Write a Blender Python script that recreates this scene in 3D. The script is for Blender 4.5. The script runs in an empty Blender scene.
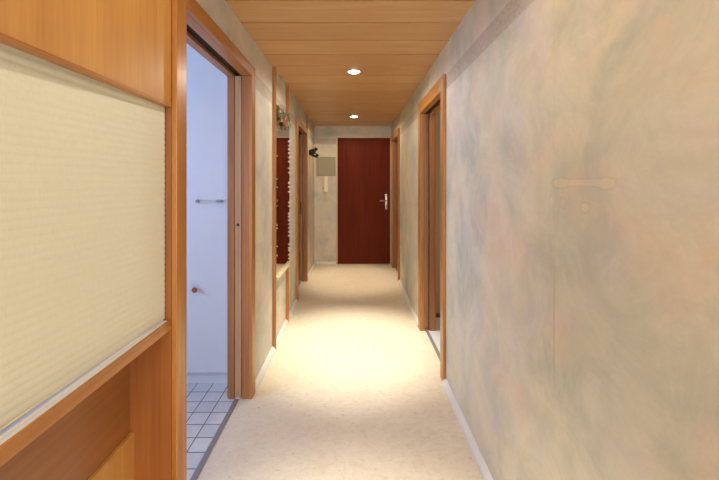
import bpy, bmesh, math, random
from mathutils import Vector, Matrix
random.seed(7)
S = bpy.context.scene
COL = S.collection
R = math.radians

# ------------------------------------------------------------ dimensions (metres)
CAMZ = 1.333
XL, XR = -0.645, 0.608          # corridor wall faces
TL, TR = -0.775, 0.726          # far faces of the corridor walls
YB, YE = -2.6, 5.854            # rear wall, end wall
H = 2.243                       # ceiling height

# ------------------------------------------------------------ node helpers
def lin(c):
    return tuple(((v/255)/12.92 if v/255 <= 0.04045 else ((v/255+0.055)/1.055)**2.4) for v in c)

class NT:
    def __init__(self, name, rough=0.5, metal=0.0, spec=0.5):
        self.m = bpy.data.materials.new(name); self.m.use_nodes = True
        self.t = self.m.node_tree; self.b = self.t.nodes['Principled BSDF']
        self.b.inputs['Roughness'].default_value = rough
        self.b.inputs['Metallic'].default_value = metal
        self.b.inputs['Specular IOR Level'].default_value = spec
    def n(self, typ, **kw):
        nd = self.t.nodes.new(typ)
        for k, v in kw.items(): setattr(nd, k, v)
        return nd
    def link(self, a, b): self.t.links.new(a, b)
    def put(self, sock, v):
        if isinstance(v, bpy.types.NodeSocket): self.link(v, sock)
        else: sock.default_value = v
    def math(self, op, a, b=0.0, c=0.0, clamp=False):
        nd = self.n('ShaderNodeMath', operation=op, use_clamp=clamp)
        self.put(nd.inputs[0], a); self.put(nd.inputs[1], b); self.put(nd.inputs[2], c)
        return nd.outputs[0]
    def coords(self):
        tc = self.n('ShaderNodeTexCoord'); return tc.outputs['Object']
    def world(self):
        g = self.n('ShaderNodeNewGeometry'); return g.outputs['Position']
    def mapping(self, v, scale=(1, 1, 1), loc=(0, 0, 0)):
        mp = self.n('ShaderNodeMapping'); self.link(v, mp.inputs[0])
        mp.inputs['Scale'].default_value = scale; mp.inputs['Location'].default_value = loc
        return mp.outputs[0]
    def noise(self, v, scale, detail=4, rough=0.55, dist=0.0):
        nd = self.n('ShaderNodeTexNoise'); self.link(v, nd.inputs['Vector'])
        nd.inputs['Scale'].default_value = scale; nd.inputs['Detail'].default_value = detail
        nd.inputs['Roughness'].default_value = rough; nd.inputs['Distortion'].default_value = dist
        return nd.outputs['Fac']
    def ramp(self, f, stops):
        nd = self.n('ShaderNodeValToRGB'); self.link(f, nd.inputs[0])
        e = nd.color_ramp.elements
        while len(e) < len(stops): e.new(0.5)
        for el, (p, c) in zip(e, stops):
            el.position = p; el.color = (*c, 1) if len(c) == 3 else c
        return nd.outputs['Color']
    def rng(self, f, a, b, c=0.0, d=1.0):
        nd = self.n('ShaderNodeMapRange'); self.link(f, nd.inputs[0])
        for i, v in enumerate((a, b, c, d)): nd.inputs[i+1].default_value = v
        return nd.outputs[0]
    def mix(self, f, a, b, mode='MIX'):
        nd = self.n('ShaderNodeMix', data_type='RGBA', blend_type=mode)
        self.put(nd.inputs[0], f)
        for s, v in ((nd.inputs[6], a), (nd.inputs[7], b)):
            if isinstance(v, tuple) and len(v) == 3: v = (*v, 1)
            self.put(s, v)
        return nd.outputs[2]
    def bump(self, h, strength=0.2, dist=0.01):
        nd = self.n('ShaderNodeBump'); self.link(h, nd.inputs['Height'])
        nd.inputs['Strength'].default_value = strength; nd.inputs['Distance'].default_value = dist
        self.link(nd.outputs[0], self.b.inputs['Normal'])
    def color(self, c):
        if isinstance(c, tuple): c = (*c, 1)
        self.put(self.b.inputs['Base Color'], c)
    def sep(self, v):
        nd = self.n('ShaderNodeSeparateXYZ'); self.link(v, nd.inputs[0]); return nd.outputs

def plain(name, rgb, rough=0.5, metal=0.0, spec=0.5, var=0.04):
    m = NT(name, rough, metal, spec)
    c = lin(rgb)
    f = m.noise(m.coords(), 14, 3)
    m.color(m.mix(f, tuple(v*(1-var) for v in c), tuple(min(1, v*(1+var)) for v in c)))
    return m.m

def wood(name, dark, light, axis='Z', rough=0.38, fine=1.0, bumps=0.05, coat=0.15):
    """streaked veneer; the grain runs along one axis"""
    m = NT(name, rough)
    s = [9.0, 9.0, 9.0]; s['XYZ'.index(axis)] = 0.55
    v = m.mapping(m.world(), tuple(s))
    a = m.noise(v, 1.6*fine, 6, 0.6, 0.7)
    s2 = [95.0, 95.0, 95.0]; s2['XYZ'.index(axis)] = 2.5
    b = m.noise(m.mapping(m.world(), tuple(s2)), 1.3, 3, 0.6, 0.1)
    f = m.math('ADD', m.math('MULTIPLY', a, 0.72), m.math('MULTIPLY', b, 0.28))
    d, l = lin(dark), lin(light)
    mid = tuple((x+y)/2 for x, y in zip(d, l))
    m.color(m.ramp(f, [(0.30, d), (0.5, mid), (0.68, l)]))
    m.b.inputs['Coat Weight'].default_value = coat
    m.b.inputs['Coat Roughness'].default_value = 0.25
    m.bump(b, bumps, 0.003)
    return m.m

# ------------------------------------------------------------ materials
def plaster(name, marks=False):
    m = NT(name, 0.62, spec=0.3)
    P = m.world()
    big = m.noise(P, 1.35, 3, 0.55, 0.6)
    b2 = m.noise(m.mapping(P, (1, 1, 1), (7.3, 2.1, 4.4)), 2.3, 4, 0.6, 0.8)
    b3 = m.noise(m.mapping(P, (1, 1, 1), (1.3, 9.1, 3.4)), 1.9, 4, 0.6, 0.9)
    swirl = m.noise(m.mapping(P, (1.0, 1.0, 1.0), (3, 1, 8)), 3.6, 9, 0.74, 1.0)
    c = m.mix(m.rng(big, 0.38, 0.62), lin((218, 206, 178)), lin((192, 192, 180)))
    c = m.mix(m.rng(b2, 0.50, 0.66, 0, 0.75), c, lin((219, 196, 176)))     # peach
    c = m.mix(m.rng(b3, 0.50, 0.66, 0, 0.75), c, lin((172, 177, 168)))     # grey green
    b4 = m.noise(m.mapping(P, (1, 1, 1), (4.9, 5.5, 0.4)), 2.6, 5, 0.7, 0.9)
    c = m.mix(m.rng(b4, 0.53, 0.68, 0, 0.6), c, lin((200, 188, 196)))      # lilac
    c = m.mix(m.rng(swirl, 0.42, 0.60, 0.0, 0.34), c, lin((234, 228, 214)))
    stroke = m.noise(m.mapping(P, (6, 9, 16)), 2.2, 6, 0.75, 2.2)
    c = m.mix(m.rng(stroke, 0.45, 0.68, 0, 0.16), c, lin((186, 178, 158)))
    x, y, z = m.sep(P)[:3]
    # stencilled border just under the ceiling
    inb = m.math('MULTIPLY', m.math('GREATER_THAN', z, 1.945), m.math('LESS_THAN', z, 2.04))
    vo = m.n('ShaderNodeTexVoronoi'); m.link(P, vo.inputs['Vector']); vo.inputs['Scale'].default_value = 55
    spots = m.rng(vo.outputs['Distance'], 0.2, 0.5)
    bc = m.mix(spots, lin((128, 112, 104)), lin((168, 148, 134)))
    c = m.mix(m.math('MULTIPLY', inb, 0.48), c, bc)
    if marks:
        # pale filler marks and a hairline seam, on the right wall only
        def ell(cy, cz, ry, rz):
            a = m.math('DIVIDE', m.math('SUBTRACT', y, cy), ry)
            b = m.math('DIVIDE', m.math('SUBTRACT', z, cz), rz)
            return m.math('SQRT', m.math('ADD', m.math('MULTIPLY', a, a), m.math('MULTIPLY', b, b)))
        wob = m.math('MULTIPLY', m.math('SUBTRACT', m.noise(P, 45, 2), 0.5), 0.5)
        bar = m.math('MAXIMUM', m.math('DIVIDE', m.math('ABSOLUTE', m.math('SUBTRACT', y, 0.965)), 0.105),
                     m.math('DIVIDE', m.math('ABSOLUTE', m.math('SUBTRACT', z, 1.331)), 0.009))
        e = m.math('MINIMUM', m.math('MINIMUM', ell(0.870, 1.330, 0.030, 0.013), ell(1.062, 1.330, 0.040, 0.014)), bar)
        e = m.math('ADD', e, wob)
        ring = m.math('ADD', ell(1.048, 1.272, 0.018, 0.016), wob)
        blob = m.math('ADD', ell(0.947, 1.266, 0.017, 0.012), wob)
        blob2 = m.math('ADD', ell(1.105, 1.275, 0.014, 0.014), wob)
        fill = m.math('MINIMUM', m.math('MINIMUM', e, blob), blob2)
        c = m.mix(m.rng(fill, 0.75, 1.1, 0.30, 0.0), c, lin((232, 212, 180)))
        edge = m.math('MINIMUM', m.math('ABSOLUTE', m.math('SUBTRACT', e, 1.15)), m.math('ABSOLUTE', m.math('SUBTRACT', ring, 1.0)))
        edge = m.math('MINIMUM', edge, m.math('ABSOLUTE', m.math('SUBTRACT', blob, 1.15)))
        c = m.mix(m.rng(edge, 0.02, 0.22, 0.20, 0.0), c, lin((165, 142, 112)))
        dy = m.math('ABSOLUTE', m.math('SUBTRACT', y, 1.094))
        line = m.rng(dy, 0.0006, 0.0026, 1.0, 0.0)
        zz = m.math('MULTIPLY', m.rng(z, 0.68, 0.80), m.rng(z, 0.98, 1.10, 1.0, 0.12))
        c = m.mix(m.math('MULTIPLY', m.math('MULTIPLY', line, zz), 0.55), c, lin((110, 92, 74)))
    m.color(c)
    m.bump(m.math('ADD', swirl, m.math('MULTIPLY', stroke, 0.6)), 0.10, 0.01)
    return m.m

M = {}
M['plaster'] = plaster('mottled_plaster')
M['plaster_r'] = plaster('mottled_plaster_right', True)
M['woodZ'] = wood('orange_wood_upright', (146, 88, 34), (196, 134, 66), 'Z')
M['woodY'] = wood('orange_wood_lengthwise', (146, 88, 34), (196, 134, 66), 'Y')
M['woodX'] = wood('orange_wood_crosswise', (146, 88, 34), (196, 134, 66), 'X')
M['panelZ'] = wood('cabinet_veneer_upright', (176, 120, 54), (208, 154, 82), 'Z', fine=0.6, rough=0.45)
M['nicheZ'] = wood('shaded_niche_veneer_upright', (130, 72, 30), (168, 102, 48), 'Z', fine=1.2)  # niche shade put into the colour, over a redder tone of wood
M['nicheY'] = wood('shaded_niche_veneer_lengthwise', (128, 76, 34), (166, 108, 54), 'Y', fine=0.8)  # same wood, darkened to carry the shade of the niche
M['jamb'] = wood('reddish_jamb_wood', (136, 84, 44), (178, 120, 70), 'Z')
M['leaf'] = wood('pale_door_edge', (160, 118, 84), (188, 146, 108), 'Z')
M['door'] = wood('dark_mahogany', (82, 20, 2), (114, 42, 8), 'Z', rough=0.6, fine=0.7, coat=0.0)
M['door'].node_tree.nodes['Principled BSDF'].inputs['Specular IOR Level'].default_value = 0.15
M['pale'] = plain('pale_metal_frame', (214, 190, 160), 0.4)
M['white'] = plain('white_paint', (232, 232, 230), 0.4)
M['skirt'] = plain('white_skirting', (222, 220, 216), 0.35)
M['cup'] = plain('white_cupboard_lacquer', (226, 228, 234), 0.35, var=0.015)
M['roomwall'] = plain('white_room_paint', (226, 226, 228), 0.7, var=0.02)
M['taupe'] = plain('taupe_room_paint', (172, 146, 122), 0.8, var=0.03)
M['black'] = plain('black_iron', (22, 20, 20), 0.45)
M['dark'] = plain('dark_gap', (28, 18, 12), 0.8)
M['joint'] = plain('dark_brown_joint', (96, 56, 26), 0.8)
M['thresh'] = plain('grey_threshold_metal', (146, 142, 142), 0.45, 0.3)
M['steel'] = plain('brushed_steel', (170, 168, 168), 0.32, 1.0)
M['alu'] = plain('blue_lit_aluminium', (196, 200, 212), 0.4, 0.3)  # bluish reflection of daylight put into the metal's colour
M['satin'] = plain('satin_nickel', (196, 176, 158), 0.3, 0.9)
M['cream'] = plain('cream_plastic', (226, 214, 186), 0.45)
M['ivory'] = plain('ivory_plastic', (242, 232, 206), 0.4)
M['grey'] = plain('grey_green_cover', (160, 152, 126), 0.6)
M['copper'] = plain('reddish_knob_wood', (170, 84, 62), 0.4)
M['brownbase'] = plain('brown_skirting', (96, 62, 46), 0.5)
M['bead'] = plain('white_glass_bead', (205, 192, 176), 0.15)
M['marble'] = plain('cream_marble', (226, 212, 176), 0.25, var=0.1)
M['green'] = plain('dull_green_leaf', (122, 128, 96), 0.6, var=0.3)
M['leafpale'] = plain('pale_leaf', (196, 194, 158), 0.6, var=0.2)
M['red'] = plain('brick_red_petal', (178, 82, 58), 0.6, var=0.2)
M['greyfloor'] = plain('pale_room_floor', (206, 208, 216), 0.5)

m = NT('pleated_cream_fabric', 0.75, spec=0.2)
f = m.noise(m.mapping(m.world(), (160, 160, 60)), 1.0, 2)
m.color(m.mix(f, lin((220, 218, 196)), lin((230, 228, 208))))
m.b.inputs['Subsurface Weight'].default_value = 0.0
M['pleat'] = m.m

m = NT('mirror_glass', 0.03, 1.0)
m.color((0.86, 0.84, 0.80)); M['mirror'] = m.m

m = NT('window_glass')
tr = m.n('ShaderNodeBsdfTransparent'); gl = m.n('ShaderNodeBsdfGlossy'); gl.inputs['Roughness'].default_value = 0.05
mx = m.n('ShaderNodeMixShader'); mx.inputs[0].default_value = 0.07
m.link(tr.outputs[0], mx.inputs[1]); m.link(gl.outputs[0], mx.inputs[2])
m.link(mx.outputs[0], m.t.nodes['Material Output'].inputs['Surface'])
M['glass'] = m.m

m = NT('clear_acrylic', 0.1)
m.b.inputs['Transmission Weight'].default_value = 0.9; m.color((0.9, 0.93, 0.96)); M['acrylic'] = m.m

m = NT('lamp_glow')
em = m.n('ShaderNodeEmission'); em.inputs[0].default_value = (1.0, 0.86, 0.62, 1); em.inputs[1].default_value = 22
m.link(em.outputs[0], m.t.nodes['Material Output'].inputs['Surface'])
M['glow'] = m.m

# ceiling boards: one tone per board, grain across the corridor
m = NT('ceiling_veneer', 0.42)
P = m.world(); y = m.sep(P)[1]
idx = m.math('FLOOR', m.math('DIVIDE', m.math('SUBTRACT', y, 2.062), 0.2555))
wn = m.n('ShaderNodeTexWhiteNoise', noise_dimensions='1D'); m.link(idx, wn.inputs['W'])
off = m.n('ShaderNodeCombineXYZ'); m.link(m.math('MULTIPLY', wn.outputs['Value'], 9), off.inputs[0]); m.link(m.math('MULTIPLY', idx, 3.7), off.inputs[2])
ad = m.n('ShaderNodeVectorMath', operation='ADD'); m.link(P, ad.inputs[0]); m.link(off.outputs[0], ad.inputs[1])
a = m.noise(m.mapping(ad.outputs[0], (0.9, 13, 13)), 1.8, 6, 0.62, 0.9)
b = m.noise(m.mapping(ad.outputs[0], (2.5, 110, 110)), 1.2, 3, 0.6)
f = m.math('ADD', m.math('MULTIPLY', a, 0.7), m.math('MULTIPLY', b, 0.3))
c = m.ramp(f, [(0.32, lin((196, 150, 98))), (0.52, lin((210, 166, 112))), (0.7, lin((222, 182, 130)))])
c = m.mix(m.math('MULTIPLY', wn.outputs['Value'], 0.55), c, lin((190, 140, 88)))
m.color(c); m.b.inputs['Coat Weight'].default_value = 0.12; m.b.inputs['Coat Roughness'].default_value = 0.3
M['ceiling'] = m.m

# floor: cream marbled linoleum
m = NT('cream_linoleum', 0.42)
P = m.world()
a = m.noise(m.mapping(P, (1, 1, 1)), 16, 7, 0.72, 1.2)
b = m.noise(m.mapping(P, (7, 18, 1)), 3.4, 5, 0.65, 0.8)
c = m.ramp(m.math('ADD', m.math('MULTIPLY', a, 0.6), m.math('MULTIPLY', b, 0.4)),
           [(0.32, lin((210, 196, 172))), (0.5, lin((224, 212, 190))), (0.68, lin((233, 224, 206)))])
sp = m.noise(P, 38, 3, 0.6, 0.5)
c = m.mix(m.rng(sp, 0.64, 0.72, 0, 0.45), c, lin((150, 124, 96)))
big = m.noise(P, 2.0, 2)
c = m.mix(m.rng(big, 0.4, 0.65, 0, 0.3), c, lin((214, 192, 168)))
m.color(c); m.bump(a, 0.03, 0.004)
m.b.inputs['Coat Weight'].default_value = 0.15; m.b.inputs['Coat Roughness'].default_value = 0.35
M['lino'] = m.m

# tiles of the room behind the left doorway
m = NT('white_floor_tiles', 0.3)
P = m.world(); x, y, z = m.sep(P)[:3]
def grid(v, o, p):
    fr = m.math('FRACT', m.math('ADD', m.math('DIVIDE', m.math('SUBTRACT', v, o), p), 50.0))
    return m.math('MINIMUM', fr, m.math('SUBTRACT', 1.0, fr))
g = m.math('MINIMUM', grid(x, -0.931, 0.105), grid(y, 2.288, 0.1025))
joint = m.math('LESS_THAN', g, 0.03)
cid = m.n('ShaderNodeCombineXYZ')
m.link(m.math('FLOOR', m.math('DIVIDE', m.math('SUBTRACT', x, -0.931), 0.105)), cid.inputs[0])
m.link(m.math('FLOOR', m.math('DIVIDE', m.math('SUBTRACT', y, 2.288), 0.1025)), cid.inputs[1])
wn = m.n('ShaderNodeTexWhiteNoise', noise_dimensions='2D'); m.link(cid.outputs[0], wn.inputs['Vector'])
tc = m.mix(wn.outputs['Value'], lin((206, 206, 208)), lin((226, 225, 222)))
tc = m.mix(m.rng(m.noise(P, 30, 4), 0.45, 0.8, 0, 0.3), tc, lin((182, 184, 190)))
m.color(m.mix(joint, tc, lin((112, 106, 104))))
m.bump(m.math('SUBTRACT', 1.0, joint), 0.3, 0.002)
M['tiles'] = m.m

# ------------------------------------------------------------ mesh helpers
class MB:
    def __init__(self): self.bm = bmesh.new()
    def box(self, x0, x1, y0, y1, z0, z1, bev=0.0):
        b = bmesh.new()
        bmesh.ops.create_cube(b, size=1.0)
        for v in b.verts:
            v.co = Vector(((x0+x1)/2+v.co.x*abs(x1-x0), (y0+y1)/2+v.co.y*abs(y1-y0), (z0+z1)/2+v.co.z*abs(z1-z0)))
        if bev:
            bmesh.ops.bevel(b, geom=b.edges[:], offset=bev, segments=2, affect='EDGES', profile=0.5)
        self.add(b); return self
    def add(self, b, mat=None):
        if mat: bmesh.ops.transform(b, matrix=mat, verts=b.verts[:])
        bmesh.ops.recalc_face_normals(b, faces=b.faces[:])
        me = bpy.data.meshes.new('tmp'); b.to_mesh(me); b.free()
        self.bm.from_mesh(me); bpy.data.meshes.remove(me)
    def prism(self, poly, axis, a, c, bev=0.0):
        """polygon in the two other axes (order xyz minus axis), extruded from a to c"""
        b = bmesh.new(); k = 'XYZ'.index(axis)
        def pt(p, w):
            q = list(p); q.insert(k, w); return Vector(q)
        v0 = [b.verts.new(pt(p, a)) for p in poly]; v1 = [b.verts.new(pt(p, c)) for p in poly]
        b.faces.new(v0); b.faces.new(v1[::-1])
        n = len(poly)
        for i in range(n): b.faces.new((v0[i], v1[i], v1[(i+1) % n], v0[(i+1) % n]))
        self.add(b); return self
    def lathe(self, prof, centre, direction='Z', seg=32):
        """prof: list of (radius, distance along axis)"""
        b = bmesh.new(); rings = []
        for r, h in prof:
            rings.append([b.verts.new((r*math.cos(2*math.pi*i/seg), r*math.sin(2*math.pi*i/seg), h)) for i in range(seg)])
        for q in range(len(rings)-1):
            for i in range(seg):
                b.faces.new((rings[q][i], rings[q][(i+1) % seg], rings[q+1][(i+1) % seg], rings[q+1][i]))
        b.faces.new(rings[0][::-1]); b.faces.new(rings[-1])
        rot = {'Z': Matrix(), '-Z': Matrix.Rotation(math.pi, 4, 'X'), 'X': Matrix.Rotation(math.pi/2, 4, 'Y'),
               '-X': Matrix.Rotation(-math.pi/2, 4, 'Y'), '-Y': Matrix.Rotation(math.pi/2, 4, 'X'),
               'Y': Matrix.Rotation(-math.pi/2, 4, 'X')}[direction]
        self.add(b, Matrix.Translation(centre) @ rot); return self
    def tube(self, pts, r, seg=10):
        b = bmesh.new(); pts = [Vector(p) for p in pts]; rings = []
        rr = r if isinstance(r, (list, tuple)) else [r]*len(pts)
        up = None
        for i, p in enumerate(pts):
            d = (pts[min(i+1, len(pts)-1)]-pts[max(i-1, 0)]).normalized()
            if up is None: up = Vector((0, 0, 1)) if abs(d.z) < 0.9 else Vector((1, 0, 0))
            s = d.cross(up).normalized(); up = s.cross(d).normalized()
            rings.append([b.verts.new(p+rr[i]*(math.cos(2*math.pi*k/seg)*s+math.sin(2*math.pi*k/seg)*up)) for k in range(seg)])
        for q in range(len(rings)-1):
            for i in range(seg):
                b.faces.new((rings[q][i], rings[q][(i+1) % seg], rings[q+1][(i+1) % seg], rings[q+1][i]))
        b.faces.new(rings[0][::-1]); b.faces.new(rings[-1])
        self.add(b); return self
    def ball(self, c, r, scale=(1, 1, 1), seg=12):
        b = bmesh.new(); bmesh.ops.create_uvsphere(b, u_segments=seg, v_segments=seg//2+2, radius=r)
        self.add(b, Matrix.Translation(c) @ Matrix.Diagonal((*scale, 1))); return self
    def build(self, name, mat, parent=None, smooth=False, bevel=0.0, wloc=None):
        me = bpy.data.meshes.new(name)
        base = Vector((0, 0, 0))
        if parent is not None: base = WL[parent.name]
        elif wloc is not None: base = Vector(wloc)
        bmesh.ops.translate(self.bm, vec=-base, verts=self.bm.verts[:])
        self.bm.to_mesh(me); self.bm.free()
        me.materials.append(mat)
        if smooth:
            for p in me.polygons: p.use_smooth = True
            me.set_sharp_from_angle(angle=R(40))
        o = bpy.data.objects.new(name, me); COL.objects.link(o)
        if parent is not None: o.parent = parent
        else: o.location = base
        WL[o.name] = base
        if bevel:
            md = o.modifiers.new('bevel', 'BEVEL'); md.width = bevel; md.segments = 2; md.limit_method = 'ANGLE'
        return o
WL = {}

def thing(name, loc, label=None, cat=None, group=None, kind=None):
    o = bpy.data.objects.new(name, None); COL.objects.link(o); o.location = loc
    o.empty_display_size = 0.1
    WL[o.name] = Vector(loc)
    return tag(o, label, cat, group, kind)
def tag(o, label=None, cat=None, group=None, kind=None):
    if label: o['label'] = label
    if cat: o['category'] = cat
    if group: o['group'] = group
    if kind: o['kind'] = kind
    return o
def struct(mb, name, mat, label, cat, **kw):
    return tag(mb.build(name, mat, **kw), label, cat, kind='structure')

# ------------------------------------------------------------ openings
# (opening start y, end y, head z, casing widths near/far)
L1 = dict(y0=1.347, y1=2.21, zt=1.985, n=0.076, f=0.072, top=2.052)
L2 = dict(y0=4.06, y1=4.82, zt=1.975, n=0.078, f=0.066, top=2.045)
R1 = dict(y0=2.458, y1=3.22, zt=1.948, n=0.082, f=0.08, top=2.048)
R2 = dict(y0=4.855, y1=5.58, zt=1.965, n=0.078, f=0.08, top=2.055)
J = 0.02                                                    # jamb lining thickness

# left wall
w = MB()
w.box(TL, XL, YB, -0.32, 0, H)
w.box(TL, XL, L1['y0']-J, L1['y1']+J, L1['zt']+J, H)
def pocket_left(a, b):      # hollow stretch of wall that takes the sliding leaf
    w.box(TL, -0.742, a, b, 0, 2.02); w.box(-0.684, XL, a, b, 0, 2.02); w.box(TL, XL, a, b, 2.02, H)
pocket_left(L1['y1']+J, 3.10)
w.box(TL, XL, 3.10, L2['y0']-J, 0, H)
w.box(TL, XL, L2['y0']-J, L2['y1']+J, L2['zt']+J, H)
pocket_left(L2['y1']+J, 5.66)
w.box(TL, XL, 5.66, YE, 0, H)
w.box(TL, XL, 1.295, L1['y0']-J, 0, H)
struct(w, 'wall_left', M['plaster'], 'left corridor wall in mottled beige plaster with two doorways', 'wall')
# right wall
w = MB()
w.box(XR, TR, YB, R1['y0']-J, 0, H)
w.box(XR, TR, R1['y0']-J, R1['y1']+J, R1['zt']+J, H)
w.box(XR, 0.632, R1['y1']+J, 4.06, 0, 1.98); w.box(0.682, TR, R1['y1']+J, 4.06, 0, 1.98); w.box(XR, TR, R1['y1']+J, 4.06, 1.98, H)
w.box(XR, TR, 4.06, R2['y0']-J, 0, H)
w.box(XR, TR, R2['y0']-J, R2['y1']+J, R2['zt']+J, H)
w.box(XR, TR, R2['y1']+J, YE, 0, H)
struct(w, 'wall_right', M['plaster_r'], 'right corridor wall in mottled beige, pink and grey plaster', 'wall')
# end wall with the entrance door opening
DX0, DX1, DZ = -0.292, 0.607, 2.073
w = MB()
w.box(TL, DX0, YE, YE+0.2, 0, H); w.box(DX0, DX1, YE, YE+0.2, DZ, H); w.box(DX1, TR, YE, YE+0.2, 0, H)
struct(w, 'wall_end', M['plaster'], 'end wall of the corridor around the dark red door', 'wall')
# unseen rear wall, with a window added to let in fill light
w = MB()
w.box(TL, -0.5, YB-0.12, YB, 0, H); w.box(0.5, TR, YB-0.12, YB, 0, H)
w.box(-0.5, 0.5, YB-0.12, YB, 0, 0.5); w.box(-0.5, 0.5, YB-0.12, YB, 2.1, H)
struct(w, 'wall_rear', M['plaster'], 'rear wall behind the viewpoint', 'wall')

def window(name, x0, x1, y0, y1, z0, z1, label):
    root = thing(name, ((x0+x1)/2, (y0+y1)/2, z0), label, 'window', kind='structure')
    f = MB(); t = 0.05
    if abs(x1-x0) > abs(y1-y0):
        f.box(x0, x1, y0, y1, z0, z0+t); f.box(x0, x1, y0, y1, z1-t, z1)
        f.box(x0, x0+t, y0, y1, z0+t, z1-t); f.box(x1-t, x1, y0, y1, z0+t, z1-t)
        g = MB().box(x0+t, x1-t, (y0+y1)/2-.003, (y0+y1)/2+.003, z0+t, z1-t)
    else:
        f.box(x0, x1, y0, y1, z0, z0+t); f.box(x0, x1, y0, y1, z1-t, z1)
        f.box(x0, x1, y0, y0+t, z0+t, z1-t); f.box(x0, x1, y1-t, y1, z0+t, z1-t)
        g = MB().box((x0+x1)/2-.003, (x0+x1)/2+.003, y0+t, y1-t, z0+t, z1-t)
    f.build('window_frame', M['white'], root); g.build('pane', M['glass'], root)
window('fill_window', -0.5, 0.5, YB-0.08, YB-0.03, 0.5, 2.1, 'white framed window added behind the viewpoint for fill light')  # invented opening, out of view, for the rear fill

# floor and ceiling
fl = MB()
fl.box(-0.705, 0.64, YB-.12, YE+.2, -0.1, 0)
struct(fl, 'floor', M['lino'], 'cream marbled linoleum corridor floor', 'floor')
struct(MB().box(TL, TR, YB-.12, YE+.2, H+0.012, H+0.12), 'ceiling_backing', M['joint'], 'dark joints between the ceiling boards', 'ceiling')
cl = MB()
y = 2.062-0.2555*19
while y < YE:
    a, b = max(y+0.007, YB), min(y+0.2485, YE)
    if b > a+0.02:
        cl.prism([(a, H+0.0118), (a, H+0.0015), (a+0.0015, H), (b-0.0015, H), (b, H+0.0015), (b, H+0.0118)], 'X', XL, XR)
    y += 0.2555
struct(cl, 'ceiling', M['ceiling'], 'light wood panelled corridor ceiling', 'ceiling')

# skirting: low quarter-round strips
def skirt_prof(side, x):
    s = 1 if side == 'L' else -1
    return [(x, 0), (x+s*0.028, 0), (x+s*0.028, 0.008), (x+s*0.022, 0.022), (x+s*0.010, 0.034), (x, 0.036)]
b = MB()
for a, c in ((L1['y1']+L1['f'], 2.84), (2.866, 3.40), (3.426, L2['y0']-L2['n']), (L2['y1']+L2['f'], YE), (YB, -0.32)):
    b.prism(skirt_prof('L', XL), 'Y', a, c)
struct(b, 'baseboard_left', M['skirt'], 'low white skirting along the left wall', 'baseboard', smooth=True)
b = MB()
for a, c in ((YB, R1['y0']-R1['n']), (R1['y1']+R1['f'], R2['y0']-R2['n']), (R2['y1']+R2['f'], YE)):
    b.prism(skirt_prof('R', XR), 'Y', a, c)
struct(b, 'baseboard_right', M['skirt'], 'low white skirting along the right wall', 'baseboard', smooth=True)
b = MB(); b.prism([(YE, 0), (YE-0.026, 0), (YE-0.026, 0.012), (YE-0.012, 0.04), (YE, 0.044)], 'X', XL+.028, DX0)
struct(b, 'baseboard_end', M['skirt'], 'low white skirting left of the entrance door', 'baseboard', smooth=True)

# ------------------------------------------------------------ sliding door frames
def doorway(name, side, d, label, slot, leaf_inset, floor_x, lock_z=None, lock_h=0.02, leaf=True):
    """side -1 = left wall; slot = (inner, outer) distances of the slot from the corridor axis"""
    s = side
    face = abs(XL if s < 0 else XR); back = abs(TL if s < 0 else TR)
    pf = face-0.020                                         # front of the casing
    X = lambda a: s*a
    root = thing(name, (X(face), (d['y0']+d['y1'])/2, 0), label, 'doorway', kind='structure')
    c = MB()
    c.box(X(pf), X(face), d['y0']-d['n'], d['y0'], 0, d['top'], 0.003)
    c.build('casing', M['woodZ'], root)
    c = MB(); c.box(X(pf), X(face), d['y1'], d['y1']+d['f'], 0, d['top'], 0.003)
    c.build('casing', M['woodZ'], root)
    c = MB(); c.box(X(pf), X(face), d['y0'], d['y1'], d['zt'], d['top'], 0.003)
    c.build('head_casing', M['woodY'], root)
    c = MB(); c.box(X(back), X(back+0.010), d['y0']-0.07, d['y0'], 0, d['top']); c.box(X(back), X(back+0.010), d['y1']+J, d['y1']+0.09, 0, d['top'])
    c.box(X(back), X(back+0.010), d['y0'], d['y1']+J, d['zt'], d['top'])
    c.build('rear_casing', M['woodZ'], root)
    # jambs: near one solid, far one split by the slot of the leaf
    MB().box(X(face), X(back), d['y0']-J, d['y0'], 0, d['zt']).build('jamb', M['woodZ'], root)
    MB().box(X(face), X(slot[0]), d['y1'], d['y1']+J, 0, d['zt'], 0.002).build('jamb', M['jamb'], root)
    MB().box(X(slot[1]), X(back), d['y1'], d['y1']+J, 0, d['zt'], 0.002).build('jamb', M['jamb'], root)
    # head lining with a running slot
    h = MB(); h.box(X(face), X(slot[0]), d['y0'], d['y1'], d['zt'], d['zt']+J); h.box(X(slot[1]), X(back), d['y0'], d['y1'], d['zt']-0.004, d['zt']+J)
    h.build('head_lining', M['woodY'], root)
    MB().box(X(slot[0]), X(slot[1]), d['y0'], d['y1']+.01, d['zt']+0.012, d['zt']+J).build('track', M['dark'], root)
    if leaf:
        l = MB(); l.box(X(slot[0]+0.004), X(slot[1]-0.004), d['y1']+leaf_inset, d['y1']+0.78, 0.008, d['zt']-0.0, 0.002)
        lf = l.build('door_leaf', M['leaf'], root)
        if lock_z:
            xm = (slot[0]+slot[1])/2
            if lock_h < 0.05:
                MB().lathe([(0.009, 0), (0.009, 0.002), (0.006, 0.003)], (X(xm), d['y1']+leaf_inset, lock_z), '-Y', 16).build('lock', M['black'], lf)
            else:
                MB().box(X(xm-0.007), X(xm+0.007), d['y1']+leaf_inset-0.003, d['y1']+leaf_inset, lock_z-lock_h/2, lock_z+lock_h/2, 0.001).build('lock', M['black'], lf)
    # threshold strip on the floor
    MB().box(X(floor_x), X(floor_x+0.028), d['y0'], d['y1'], -0.002, 0.004, 0.0015).build('threshold', M['thresh'], root)
    return root
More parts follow.
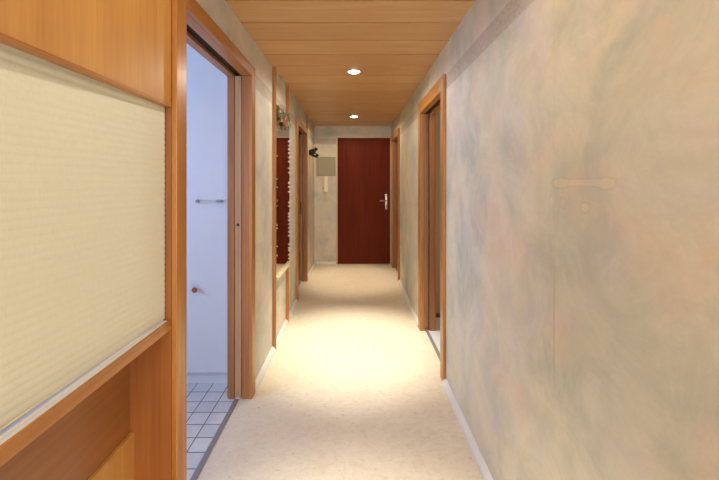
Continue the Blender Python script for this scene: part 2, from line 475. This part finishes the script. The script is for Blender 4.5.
doorway('door_1', -1, L1, 'wide open sliding doorway in orange wood beside the blind, tiled floor behind', (0.688, 0.736), 0.0, 0.705, 1.07)
doorway('door_2', -1, L2, 'far left wooden doorway beyond the narrow mirror', (0.688, 0.736), 0.006, 0.705, 0.985, 0.16)
doorway('door_3', 1, R1, 'nearer doorway in the right wall with orange wood casing', (0.637, 0.677), 0.03, 0.640)
doorway('door_4', 1, R2, 'far right wooden doorway next to the dark red entrance door', (0.637, 0.677), 0.0, 0.640, leaf=False)
MB  # (no pocket behind the last doorway: close the slot with a fillet)
MB().box(0.637, 0.677, R2['y1'], R2['y1']+J, 0, R2['zt']).build('jamb_fillet', M['jamb'], bpy.data.objects['door_4'])

# entrance door
e = thing('door_5', ((DX0+DX1)/2, YE, 0), 'closed dark red mahogany entrance door with pale thin frame at the corridor end', 'door', kind='structure')
f = MB()
f.box(DX0, DX0+0.022, YE-0.012, YE+0.07, 0, DZ, 0.002); f.box(DX1-0.016, DX1, YE-0.012, YE+0.07, 0, DZ, 0.002)
f.box(DX0+0.022, DX1-0.016, YE-0.012, YE+0.07, DZ-0.020, DZ, 0.002)
f.build('door_frame', M['pale'], e)
lf = MB().box(DX0+0.025, DX1-0.019, YE+0.004, YE+0.045, 0.006, DZ-0.024, 0.003).build('door_leaf', M['door'], e)
h = MB()
h.box(0.506, 0.548, YE-0.006, YE+0.004, 0.885, 1.14, 0.003)
h.tube([(0.527, YE-0.004, 1.03), (0.527, YE-0.045, 1.03), (0.518, YE-0.055, 1.03), (0.42, YE-0.055, 1.03)], 0.0105, 12)
h.build('door_handle', M['satin'], e, smooth=True)
MB().box(0.521, 0.533, YE-0.008, YE-0.005, 0.925, 0.957, 0.001).build('keyhole', M['black'], e)
MB().box(DX0+0.022, DX1-0.016, YE+0.0, YE+0.08, 0.0, 0.006).build('threshold', M['brownbase'], e)

# slim wooden strips on the left wall
def strip(name, y, z0, z1, label):
    struct(MB().box(XL, -0.617, y, y+0.025, z0, z1, 0.003), name, M['woodZ'], label, 'trim', wloc=(XL, y, z0))
strip('trim_1', 2.84, 0, H, 'full height wooden strip left of the narrow mirror')
strip('trim_2', 3.40, 0, 0.548, 'short lower wooden strip under the narrow mirror')
strip('trim_3', 3.40, 1.962, H, 'short upper wooden strip above the narrow mirror')
strip('trim_4', 4.862, L2['top'], H, 'short wooden strip above the far left doorway')

# ------------------------------------------------------------ built-in hatch unit at the left
YN, YF = -0.32, 1.271                                       # near and far ends
u = thing('hatch_cabinet', (-0.70, (YN+YF)/2, 0), 'orange wood wall unit with closed cream pleated blind over an open niche', 'cabinet')
p = MB(); p.box(-0.667, -0.645, YN, YF, 1.603, H, 0.002); p.build('upper_panel', M['panelZ'], u)
p = MB(); p.box(-0.670, -0.643, YN, YF, 1.596, 1.606, 0.002); p.build('panel_edge', M['woodY'], u)
p = MB(); p.box(TL, -0.710, YN, YF, 1.64, H); p.build('blind_box', M['woodY'], u)
# side panels and the rebate the blind runs in
TL_ = TL; TL = -0.790
p = MB(); p.box(TL, -0.645, YF, YF+0.022, 0, H)
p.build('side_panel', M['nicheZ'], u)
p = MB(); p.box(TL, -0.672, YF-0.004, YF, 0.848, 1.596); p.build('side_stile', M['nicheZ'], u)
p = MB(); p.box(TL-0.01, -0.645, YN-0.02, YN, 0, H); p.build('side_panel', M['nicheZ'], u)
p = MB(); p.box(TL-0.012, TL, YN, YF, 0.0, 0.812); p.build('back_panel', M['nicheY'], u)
p = MB(); p.prism([(TL, 0), (TL+0.014, 0), (TL+0.014, 0.44), (TL+0.010, 0.448), (TL, 0.450)], 'Y', YN, YF); p.build('lower_board', M['panelZ'], u)
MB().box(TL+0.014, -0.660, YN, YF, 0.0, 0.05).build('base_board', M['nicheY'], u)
p = MB(); p.box(-0.653, -0.645, YN, YF, 0.812, 0.848, 0.002); p.build('sill_front', M['woodY'], u)
sl = MB(); sl.box(TL-0.02, -0.6532, YN, YF-0.006, 0.812, 0.846); sill = sl.build('sill', M['cup'], u)
MB().box(-0.674, -0.665, YN, YF-0.012, 0.846, 0.850, 0.001).build('rail', M['white'], sill)
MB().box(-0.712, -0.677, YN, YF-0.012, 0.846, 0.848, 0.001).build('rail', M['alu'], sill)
# pleated blind, hanging slightly skew so that a slit opens towards the near end
b = bmesh.new(); n = 40; pitch = (1.60-0.865)/n
cols = []
ys = [YN+0.01+(YF-0.016-YN)*k/24 for k in range(25)]
for k, yy in enumerate(ys):
    col = []
    t = (yy-YN)/(YF-YN)
    zb = 0.858-0.006*t                                       # bottom edge
    xo = -0.699+0.033*max(0, (t-0.45)/0.55)
    for i in range(n*6+1):
        fr = i/(n*6); z = zb+(1.615-zb)*fr
        ph = (i % 6)/6
        col.append((xo+0.0015*abs(math.sin(math.pi*ph)), yy, z))
    cols.append(col)
fv = [[b.verts.new(p) for p in c] for c in cols]
bv = [[b.verts.new((p[0]-0.004-0.0, p[1], p[2])) for p in c] for c in cols]
m_ = n*6+1
for k in range(24):
    for i in range(m_-1):
        b.faces.new((fv[k][i], fv[k+1][i], fv[k+1][i+1], fv[k][i+1]))
        b.faces.new((bv[k][i], bv[k][i+1], bv[k+1][i+1], bv[k+1][i]))
    b.faces.new((fv[k][0], bv[k][0], bv[k+1][0], fv[k+1][0])); b.faces.new((fv[k][-1], fv[k+1][-1], bv[k+1][-1], bv[k][-1]))
for k in (0, 24):
    for i in range(m_-1): b.faces.new((fv[k][i], fv[k][i+1], bv[k][i+1], bv[k][i]))
q = MB(); q.add(b); blind = q.build('pleated_blind', M['pleat'], u, smooth=True)
rb = MB()
rb.tube([(-0.704, YN+0.01, 0.857), (-0.672, YF-0.012, 0.853)], 0.003, 8); rb.build('bottom_bar', M['cream'], blind, smooth=True)

TL = TL_
# ------------------------------------------------------------ mirror
mr = thing('wall_mirror', (XL, 3.165, 0.56), 'narrow tall wall mirror with beaded edges between wooden strips', 'mirror')
MB().box(XL+0.001, -0.625, 2.868, 3.46, 0.575, 1.955, 0.001).build('backing', M['woodZ'], mr)
MB().box(-0.625, -0.620, 2.868, 3.46, 0.575, 1.955).build('mirror_glass', M['mirror'], mr)
MB().box(XL+0.001, -0.600, 2.868, 3.47, 0.548, 0.574, 0.004).build('ledge', M['marble'], mr)
k = 0; z = 0.60
proto = None
while z < 1.80:
    for yy, r in ((2.884, 0.0052), (3.452, 0.0085)):
        if random.random() < 0.3: continue
        if proto is None:
            bb = MB().ball((0, 0, 0), 1.0, seg=12); me_o = bb.build('bead', M['bead'], mr, smooth=True)
            # make the shared mesh centred on its own origin
            for v in me_o.data.vertices: v.co += WL[mr.name]
            proto = me_o; o = me_o
        else:
            o = proto.copy(); COL.objects.link(o); o.parent = mr
        o.scale = (r, r, r*random.uniform(0.8, 1.5))
        o.location = Vector((-0.620+0.004, yy+random.uniform(-.003, .003), z+random.uniform(-.008, .008)))-WL[mr.name]
    z += 0.036

# floral spray on top of the mirror
g = thing('flower_garland', (-0.62, 3.16, 1.80), 'green leaf garland with red blossom draped over the top of the narrow mirror', 'garland')
def leafshape(mb, c, L, W, ang, tilt):
    b = bmesh.new(); top = []; bot = []
    n = 8
    for i in range(n+1):
        t = i/n; wv = W*math.sin(math.pi*t)**0.8*(1-0.3*t) if 0 < t < 1 else 0.0006
        bow = 0.15*L*math.sin(math.pi*t)
        top.append(b.verts.new((bow, wv, t*L))); bot.append(b.verts.new((bow, -wv, t*L)))
    mid = [b.verts.new((0.15*L*math.sin(math.pi*i/n)-0.08*W*0-0.003, 0, i/n*L)) for i in range(n+1)]
    for i in range(n):
        b.faces.new((top[i], top[i+1], mid[i+1], mid[i])); b.faces.new((mid[i], mid[i+1], bot[i+1], bot[i]))
    r = bmesh.ops.solidify(b, geom=b.faces[:], thickness=0.0015)
    mat = Matrix.Translation(c) @ Matrix.Rotation(ang, 4, 'X') @ Matrix.Rotation(tilt, 4, 'Y')
    mb.add(b, mat)
dark, pale = MB(), MB()
for i in range(60):
    t = random.random(); yy = 2.885+0.55*t
    zz = 1.93-0.05*math.sin(math.pi*t)+random.uniform(-0.06, 0.02)
    mbx = dark if random.random() < 0.6 else pale
    leafshape(mbx, (-0.612+random.uniform(-.003, .004), min(yy, 3.36), zz), random.uniform(.06, .09), random.uniform(.012, .020),
              random.uniform(-2.6, 2.6), random.uniform(0, 0.10))
dark.build('dark_leaves', M['green'], g, smooth=True); pale.build('pale_leaves', M['leafpale'], g, smooth=True)
MB().tube([(-0.611, 2.885+0.55*k/12, 1.93-0.05*math.sin(math.pi*k/12)) for k in range(13)], 0.004, 8).build('stem', M['green'], g, smooth=True)
for (yy, zz, r) in ((3.12, 1.845, 0.034), (3.02, 1.875, 0.024), (3.20, 1.87, 0.024)):
    fb = MB()
    for k in range(7):
        a = 2*math.pi*k/7
        fb.ball((-0.602, yy+0.6*r*math.cos(a), zz+0.6*r*math.sin(a)), r*0.45, (0.35, 1, 1), 10)
    fb.ball((-0.596, yy, zz), r*0.35, (0.8, 1, 1), 10)
    fb.build('blossom', M['red'], g, smooth=True)

# ------------------------------------------------------------ small things at the far end
h = thing('coat_hook', (XL, 5.20, 1.66), 'black iron coat hook high on the left wall near the end', 'hook')
MB().box(XL, -0.634, 5.13, 5.27, 1.72, 1.79, 0.003).build('plate', M['black'], h)
for yy in (5.16, 5.24):
    MB().tube([(-0.636, yy, 1.757), (-0.60, yy, 1.758), (-0.560, yy, 1.760)], [.012, .022, .020], 10).build('middle_prong', M['black'], h, smooth=True)
    MB().tube([(-0.636, yy, 1.775), (-0.60, yy, 1.785), (-0.555, yy, 1.80), (-0.54, yy, 1.825)], [.018, .019, .017, .022], 10).build('upper_prong', M['black'], h, smooth=True)
    MB().tube([(-0.636, yy, 1.745), (-0.59, yy, 1.715), (-0.55, yy, 1.70), (-0.525, yy, 1.735)], [.018, .019, .017, .022], 10).build('lower_prong', M['black'], h, smooth=True)

p = thing('fuse_box_cover', (-0.455, YE, 1.43), 'flat grey-green square cover on the end wall above the intercom', 'cover')
MB().box(-0.612, -0.300, YE-0.010, YE, 1.43, 1.742, 0.002).build('cover_frame', M['grey'], p)
MB().box(-0.596, -0.316, YE-0.014, YE-0.010, 1.446, 1.726, 0.0015).build('lid', M['grey'], p)

i_ = thing('intercom_phone', (-0.467, YE, 1.17), 'cream intercom handset with hanging cord beside the entrance door', 'intercom')
MB().box(-0.514, -0.426, YE-0.030, YE, 1.185, 1.41, 0.008).build('base', M['cream'], i_, smooth=True)
hs = MB()
hs.prism([(YE-0.030, 1.36), (YE-0.030, 1.425), (YE-0.058, 1.43), (YE-0.066, 1.40), (YE-0.060, 1.35), (YE-0.058, 1.25),
          (YE-0.064, 1.20), (YE-0.055, 1.172), (YE-0.030, 1.178), (YE-0.030, 1.23), (YE-0.042, 1.26), (YE-0.042, 1.33)], 'X', -0.478, -0.424)
hs.build('handset', M['ivory'], i_, bevel=0.004)
MB().box(-0.505, -0.489, YE-0.034, YE-0.03, 1.22, 1.25, 0.002).build('button', M['grey'], i_)
pts = []
for k in range(90):
    t = k/89; a = k*1.3
    zc = 1.18-0.19*math.sin(math.pi*t)
    pts.append((-0.49+0.055*t+0.006*math.cos(a), YE-0.04+0.012*t+0.006*math.sin(a), zc))
MB().tube(pts, 0.003, 6).build('cord', M['cream'], i_, smooth=True)

# ------------------------------------------------------------ recessed ceiling lights
def spot(y, label, energy, wide, warm=1.0):
    t = thing('ceiling_spotlight', (0.0, y, H), label, 'ceiling light', 'recessed ceiling spotlights')
    MB().lathe([(0.048, 0.0), (0.058, 0.0), (0.058, 0.003), (0.053, 0.005), (0.048, 0.004)], (0, y, H), '-Z', 36).build('trim_ring', M['satin'], t, smooth=True)
    MB().lathe([(0.0475, 0.001), (0.0475, 0.004), (0.040, 0.008), (0.022, 0.011)], (0, y, H), '-Z', 32).build('lamp_glass', M['glow'], t, smooth=True)
    for (nm, e, size, blend) in (('beam', energy, 50, 0.85), ('spill', wide, 172, 0.35)):
        ld = bpy.data.lights.new('spotlight_'+nm, 'SPOT'); ld.energy = e; ld.color = (1.0, 0.95, 0.80) if nm == 'beam' else (1.0, 0.92, 0.79)
        ld.color = (1.0, ld.color[1]*warm, ld.color[2]*warm**2.2); ld.spot_size = R(size); ld.spot_blend = blend; ld.shadow_soft_size = 0.03
        lo = bpy.data.objects.new('light_'+nm, ld); COL.objects.link(lo); lo.location = (0, y, H-0.03)
spot(2.965, 'nearer glowing recessed spotlight in the wood ceiling', 300, 22)
spot(5.0, 'farther glowing recessed spotlight, close to the entrance door', 155, 21, 0.87)
spot(0.93, 'recessed spotlight in the wood ceiling above the viewpoint', 200, 12)
spot(-1.10, 'recessed spotlight in the wood ceiling behind the viewpoint', 60, 20)

# ------------------------------------------------------------ rooms behind the doorways
# tiled room, left
def room(tag_, x0, x1, y0, y1, wallmat, floormat, open_side, win=None, side='left'):
    w = MB(); t = 0.1
    lo, hi = min(x0, x1), max(x0, x1)
    w.box(lo, hi, y0-t, y0, 0, 2.45); w.box(lo, hi, y1, y1+t, 0, 2.45)
    far = x1
    a, b = (far-t, far) if far < 0 else (far, far+t)
    if win:
        w0, w1, z0, z1 = win
        w.box(a, b, y0-t, w0, 0, 2.45); w.box(a, b, w1, y1+t, 0, 2.45); w.box(a, b, w0, w1, 0, z0); w.box(a, b, w0, w1, z1, 2.45)
    else: w.box(a, b, y0-t, y1+t, 0, 2.45)
    struct(w, 'wall_'+tag_, wallmat, 'plain painted walls of the room behind the %s' % side, 'wall')
    struct(MB().box(lo, hi, y0, y1, -0.1, -0.001), 'floor_'+tag_, floormat, 'floor of the room behind the %s' % side, 'floor')
    struct(MB().box(lo, hi, y0, y1, 2.45, 2.55), 'ceiling_'+tag_, M['roomwall'], 'ceiling of the room behind the %s' % side, 'ceiling')
room('tiled_room', -0.786, -2.7, -0.6, 2.96, M['roomwall'], M['tiles'], 1, (0.2, 1.9, 0.95, 2.1), 'nearer left doorway')
window('window_2', -2.78, -2.72, 0.2, 1.9, 0.95, 2.1, 'white framed window of the tiled room')
room('far_left_room', -0.786, -2.2, 3.3, 5.7, M['roomwall'], M['greyfloor'], 1, None, 'far left doorway')
room('near_right_room', 0.727, 2.7, 0.9, 3.555, M['taupe'], M['greyfloor'], -1, (1.4, 2.8, 0.9, 2.1), 'nearer right doorway')
window('window_3', 2.72, 2.78, 1.4, 2.8, 0.9, 2.1, 'white framed window of the right room')
room('far_right_room', 0.727, 2.2, 4.2, 5.83, M['taupe'], M['greyfloor'], -1, None, 'far right doorway')
struct(MB().box(-0.7865, -0.733, L1['y0']-J, L1['y1']+J, -0.1, -0.0005), 'floor_threshold', M['tiles'], 'tiled floor strip in the nearer left doorway', 'floor')
struct(MB().box(0.64, 0.727, R1['y0'], R1['y1']+0.84, -0.1, -0.0005).box(0.64, 0.727, R2['y0'], R2['y1'], -0.1, -0.0005).box(-0.786, -0.705, L2['y0'], L2['y1'], -0.1, -0.0005),
       'floor_passage', M['greyfloor'], 'pale floor strips in the other doorways', 'floor')
b = MB().box(0.745, 2.7, 3.540, 3.555, 0, 0.035)
struct(b, 'baseboard_room', M['brownbase'], 'brown skirting seen through the nearer right doorway', 'baseboard')

# tall white cupboard in the tiled room
CY = 2.352
c = thing('tall_cupboard', (-1.115, CY+0.3, 0), 'tall white cupboard seen through the nearer left doorway', 'cupboard')
MB().box(-1.42, -0.80, CY+0.02, 2.955, 0.083, 2.30, 0.002).build('carcass', M['cup'], c)
MB().box(-1.42, -0.80, CY+0.03, 2.955, 0, 0.083).build('plinth', M['cup'], c)
d_ = MB().box(-1.416, -0.803, CY, CY+0.019, 0.086, 2.296, 0.002).build('door', M['cup'], c)
MB().lathe([(0.007, 0), (0.007, 0.012), (0.016, 0.017), (0.018, 0.024), (0.013, 0.030)], (-1.032, CY, 0.634), '-Y', 24).build('knob', M['copper'], d_, smooth=True)
r = thing('towel_rail', (-0.94, CY, 1.20), 'small clear towel rail with metal end fittings on the tall white cupboard', 'towel rail')
MB().tube([(-1.016, CY-0.022, 1.209), (-0.862, CY-0.022, 1.209)], 0.0035, 10).build('rod', M['acrylic'], r, smooth=True)
MB().box(-1.024, -1.008, CY-0.03, CY-0.0005, 1.199, 1.219, 0.002).build('bracket', M['steel'], r)
MB().box(-0.893, -0.856, CY-0.03, CY-0.0005, 1.201, 1.217, 0.002).build('bracket', M['steel'], r)

# ------------------------------------------------------------ daylight at the room windows, added fill at the rear
def daylight(name, loc, rot, sx, sy, energy, col):
    ld = bpy.data.lights.new(name, 'AREA'); ld.shape = 'RECTANGLE'; ld.size = sx; ld.size_y = sy; ld.energy = energy; ld.color = col
    o = bpy.data.objects.new(name, ld); COL.objects.link(o); o.location = loc; o.rotation_euler = rot
daylight('fill_light_rear', (0, YB-0.3, 1.35), (R(90), 0, 0), 1.0, 1.6, 92, (0.86, 0.94, 1.0))  # added fill for the corridor, shining through the invented rear window
daylight('daylight_tiled_room', (-3.0, 1.05, 1.55), (0, R(-90), 0), 1.15, 1.7, 72, (0.40, 0.57, 1.0))
daylight('daylight_right_room', (3.0, 2.1, 1.5), (0, R(90), 0), 1.2, 1.4, 30, (1.0, 0.90, 0.80))
wd = bpy.data.worlds.new('world'); S.world = wd; wd.use_nodes = True
wd.node_tree.nodes['Background'].inputs[0].default_value = (0.9, 0.93, 1.0, 1)
wd.node_tree.nodes['Background'].inputs[1].default_value = 0.5

# ------------------------------------------------------------ camera
cam = bpy.data.cameras.new('camera'); co = bpy.data.objects.new('camera', cam); COL.objects.link(co)
co.location = (0, 0, CAMZ); co.rotation_euler = (R(90), 0, 0)
cam.sensor_fit = 'HORIZONTAL'; cam.sensor_width = 36; cam.lens = 36*360/719
cam.shift_x = 5.5/719; cam.shift_y = -58/719; cam.clip_start = 0.02
S.camera = co
S.view_settings.view_transform = 'Standard'; S.view_settings.look = 'None'
S.view_settings.exposure = 0.0; S.view_settings.gamma = 1.0
S.cycles.use_denoising = True
S.cycles.max_bounces = 10; S.cycles.diffuse_bounces = 6
